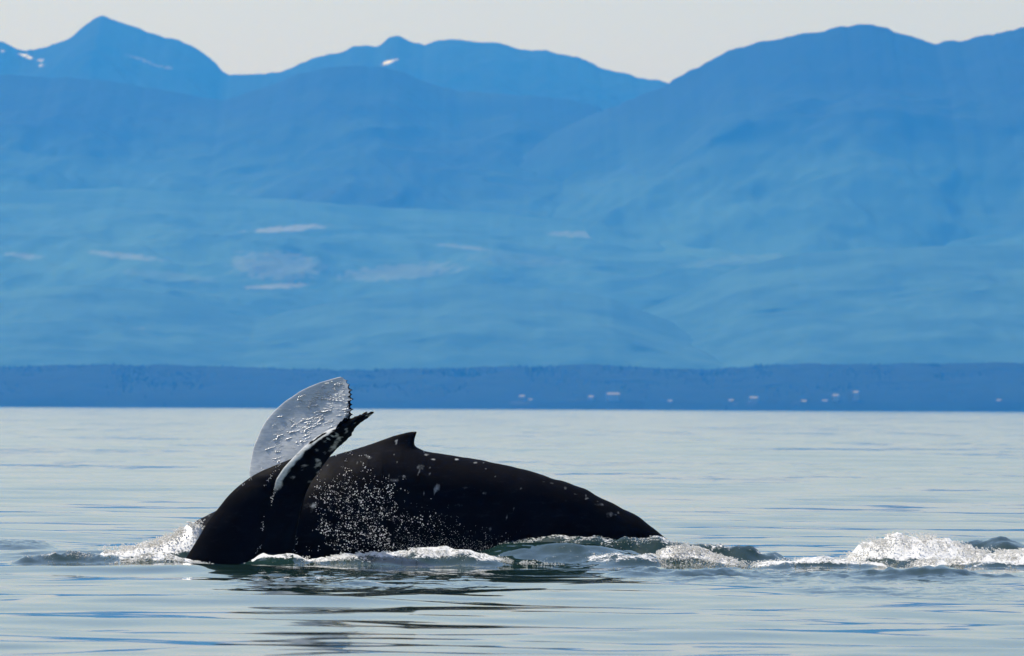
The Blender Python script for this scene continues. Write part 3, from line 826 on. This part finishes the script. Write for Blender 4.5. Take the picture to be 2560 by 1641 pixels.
# foam thrown up where the water breaks
def splash(label, crest, D, n, spread, rr, extra=0.0, seed=0):
    c = np.array(crest, float)
    px = rng.uniform(c[0, 0], c[-1, 0], n)
    x, _ = ray(px, 1390, D)
    dd = D + rng.normal(0, spread, n) * 0.6
    cxw, czw = ray(c[:, 0], c[:, 1], D)
    top = np.interp(x, cxw, czw)
    top = top * (1 + 0.5 * fbm(x * 4, x * 0 + seed, 90 + seed, 4))
    base_z = water_z(x, dd)
    u = rng.random(n) ** 1.6
    z = base_z - 0.01 + np.maximum(top - base_z + extra * rng.random(n) ** 3, 0.012) * u
    clump = fbm(x * 5 + seed, z * 9, 95 + seed, 3)
    q_ = (px - c[0, 0]) / (c[-1, 0] - c[0, 0])
    k = (clump > -0.10) & (rng.random(n) < np.clip(np.minimum(q_, 1 - q_) * 7, 0.02, 1))
    r = (rr[0] + (rr[1] - rr[0]) * rng.random(n) ** 2.5) * (1.15 - 0.5 * u)
    drops('splash_foam', np.stack([x, dd, z], -1)[k], r[k], M_FOAM, label, 'foam')

splash('large white splash of churned foam beyond the arched back, by a dark swell', [(2085, 1395), (2140, 1372), (2165, 1350), (2180, 1338), (2195, 1355), (2230, 1336), (2280, 1334), (2340, 1340), (2380, 1352), (2440, 1372), (2500, 1376), (2620, 1380)], 126.3, 8000, 0.5, (.004, .015), 0.07, 1)
splash('white foam mound heaped against the left end of the arched back', [(240, 1366), (320, 1364), (380, 1348), (430, 1328), (470, 1306), (492, 1296), (540, 1310)], 127.7, 3500, 0.3, (.005, .018), 0.03, 2)
splash('small white splash at the right end of the arched back', [(1600, 1394), (1680, 1370), (1715, 1360), (1750, 1367), (1800, 1386), (1870, 1402)], 125.3, 2600, 0.25, (.005, .017), 0.03, 3)
splash('white bubbling foam beside the foot of the black tail stock', [(270, 1422), (330, 1400), (370, 1388), (420, 1394), (470, 1398), (540, 1412)], 123.3, 2600, 0.25, (.005, .017), 0.02, 4)
splash('foam along the wave crest washing past the tail stock', [(700, 1392), (850, 1391), (950, 1381), (1050, 1375), (1150, 1378), (1210, 1388), (1330, 1402), (1420, 1408)], 124.2, 3600, 0.22, (.004, .013), 0.03, 5)
splash('thin line of foam along the waterline of the arched back', [(1200, 1362), (1300, 1354), (1450, 1350), (1560, 1347), (1660, 1346), (1760, 1358), (1900, 1378)], 127.5, 1600, 0.2, (.004, .011), 0.02, 6)
splash('low foam trail between the two white splashes', [(1460, 1404), (1560, 1394), (1660, 1394), (1860, 1404), (1960, 1394), (2100, 1392), (2250, 1402)], 124.9, 3000, 0.35, (.004, .014), 0.02, 7)
splash('foam specks on the rippled wave left of the tail', [(30, 1408), (60, 1394), (120, 1386), (170, 1382), (220, 1386), (280, 1392), (350, 1402)], 124.0, 900, 0.3, (.004, .010), 0.02, 8)
splash('foam ridge in front of the large white splash', [(2250, 1408), (2340, 1394), (2450, 1388), (2540, 1390), (2640, 1394)], 124.6, 2600, 0.3, (.005, .017), 0.03, 9)
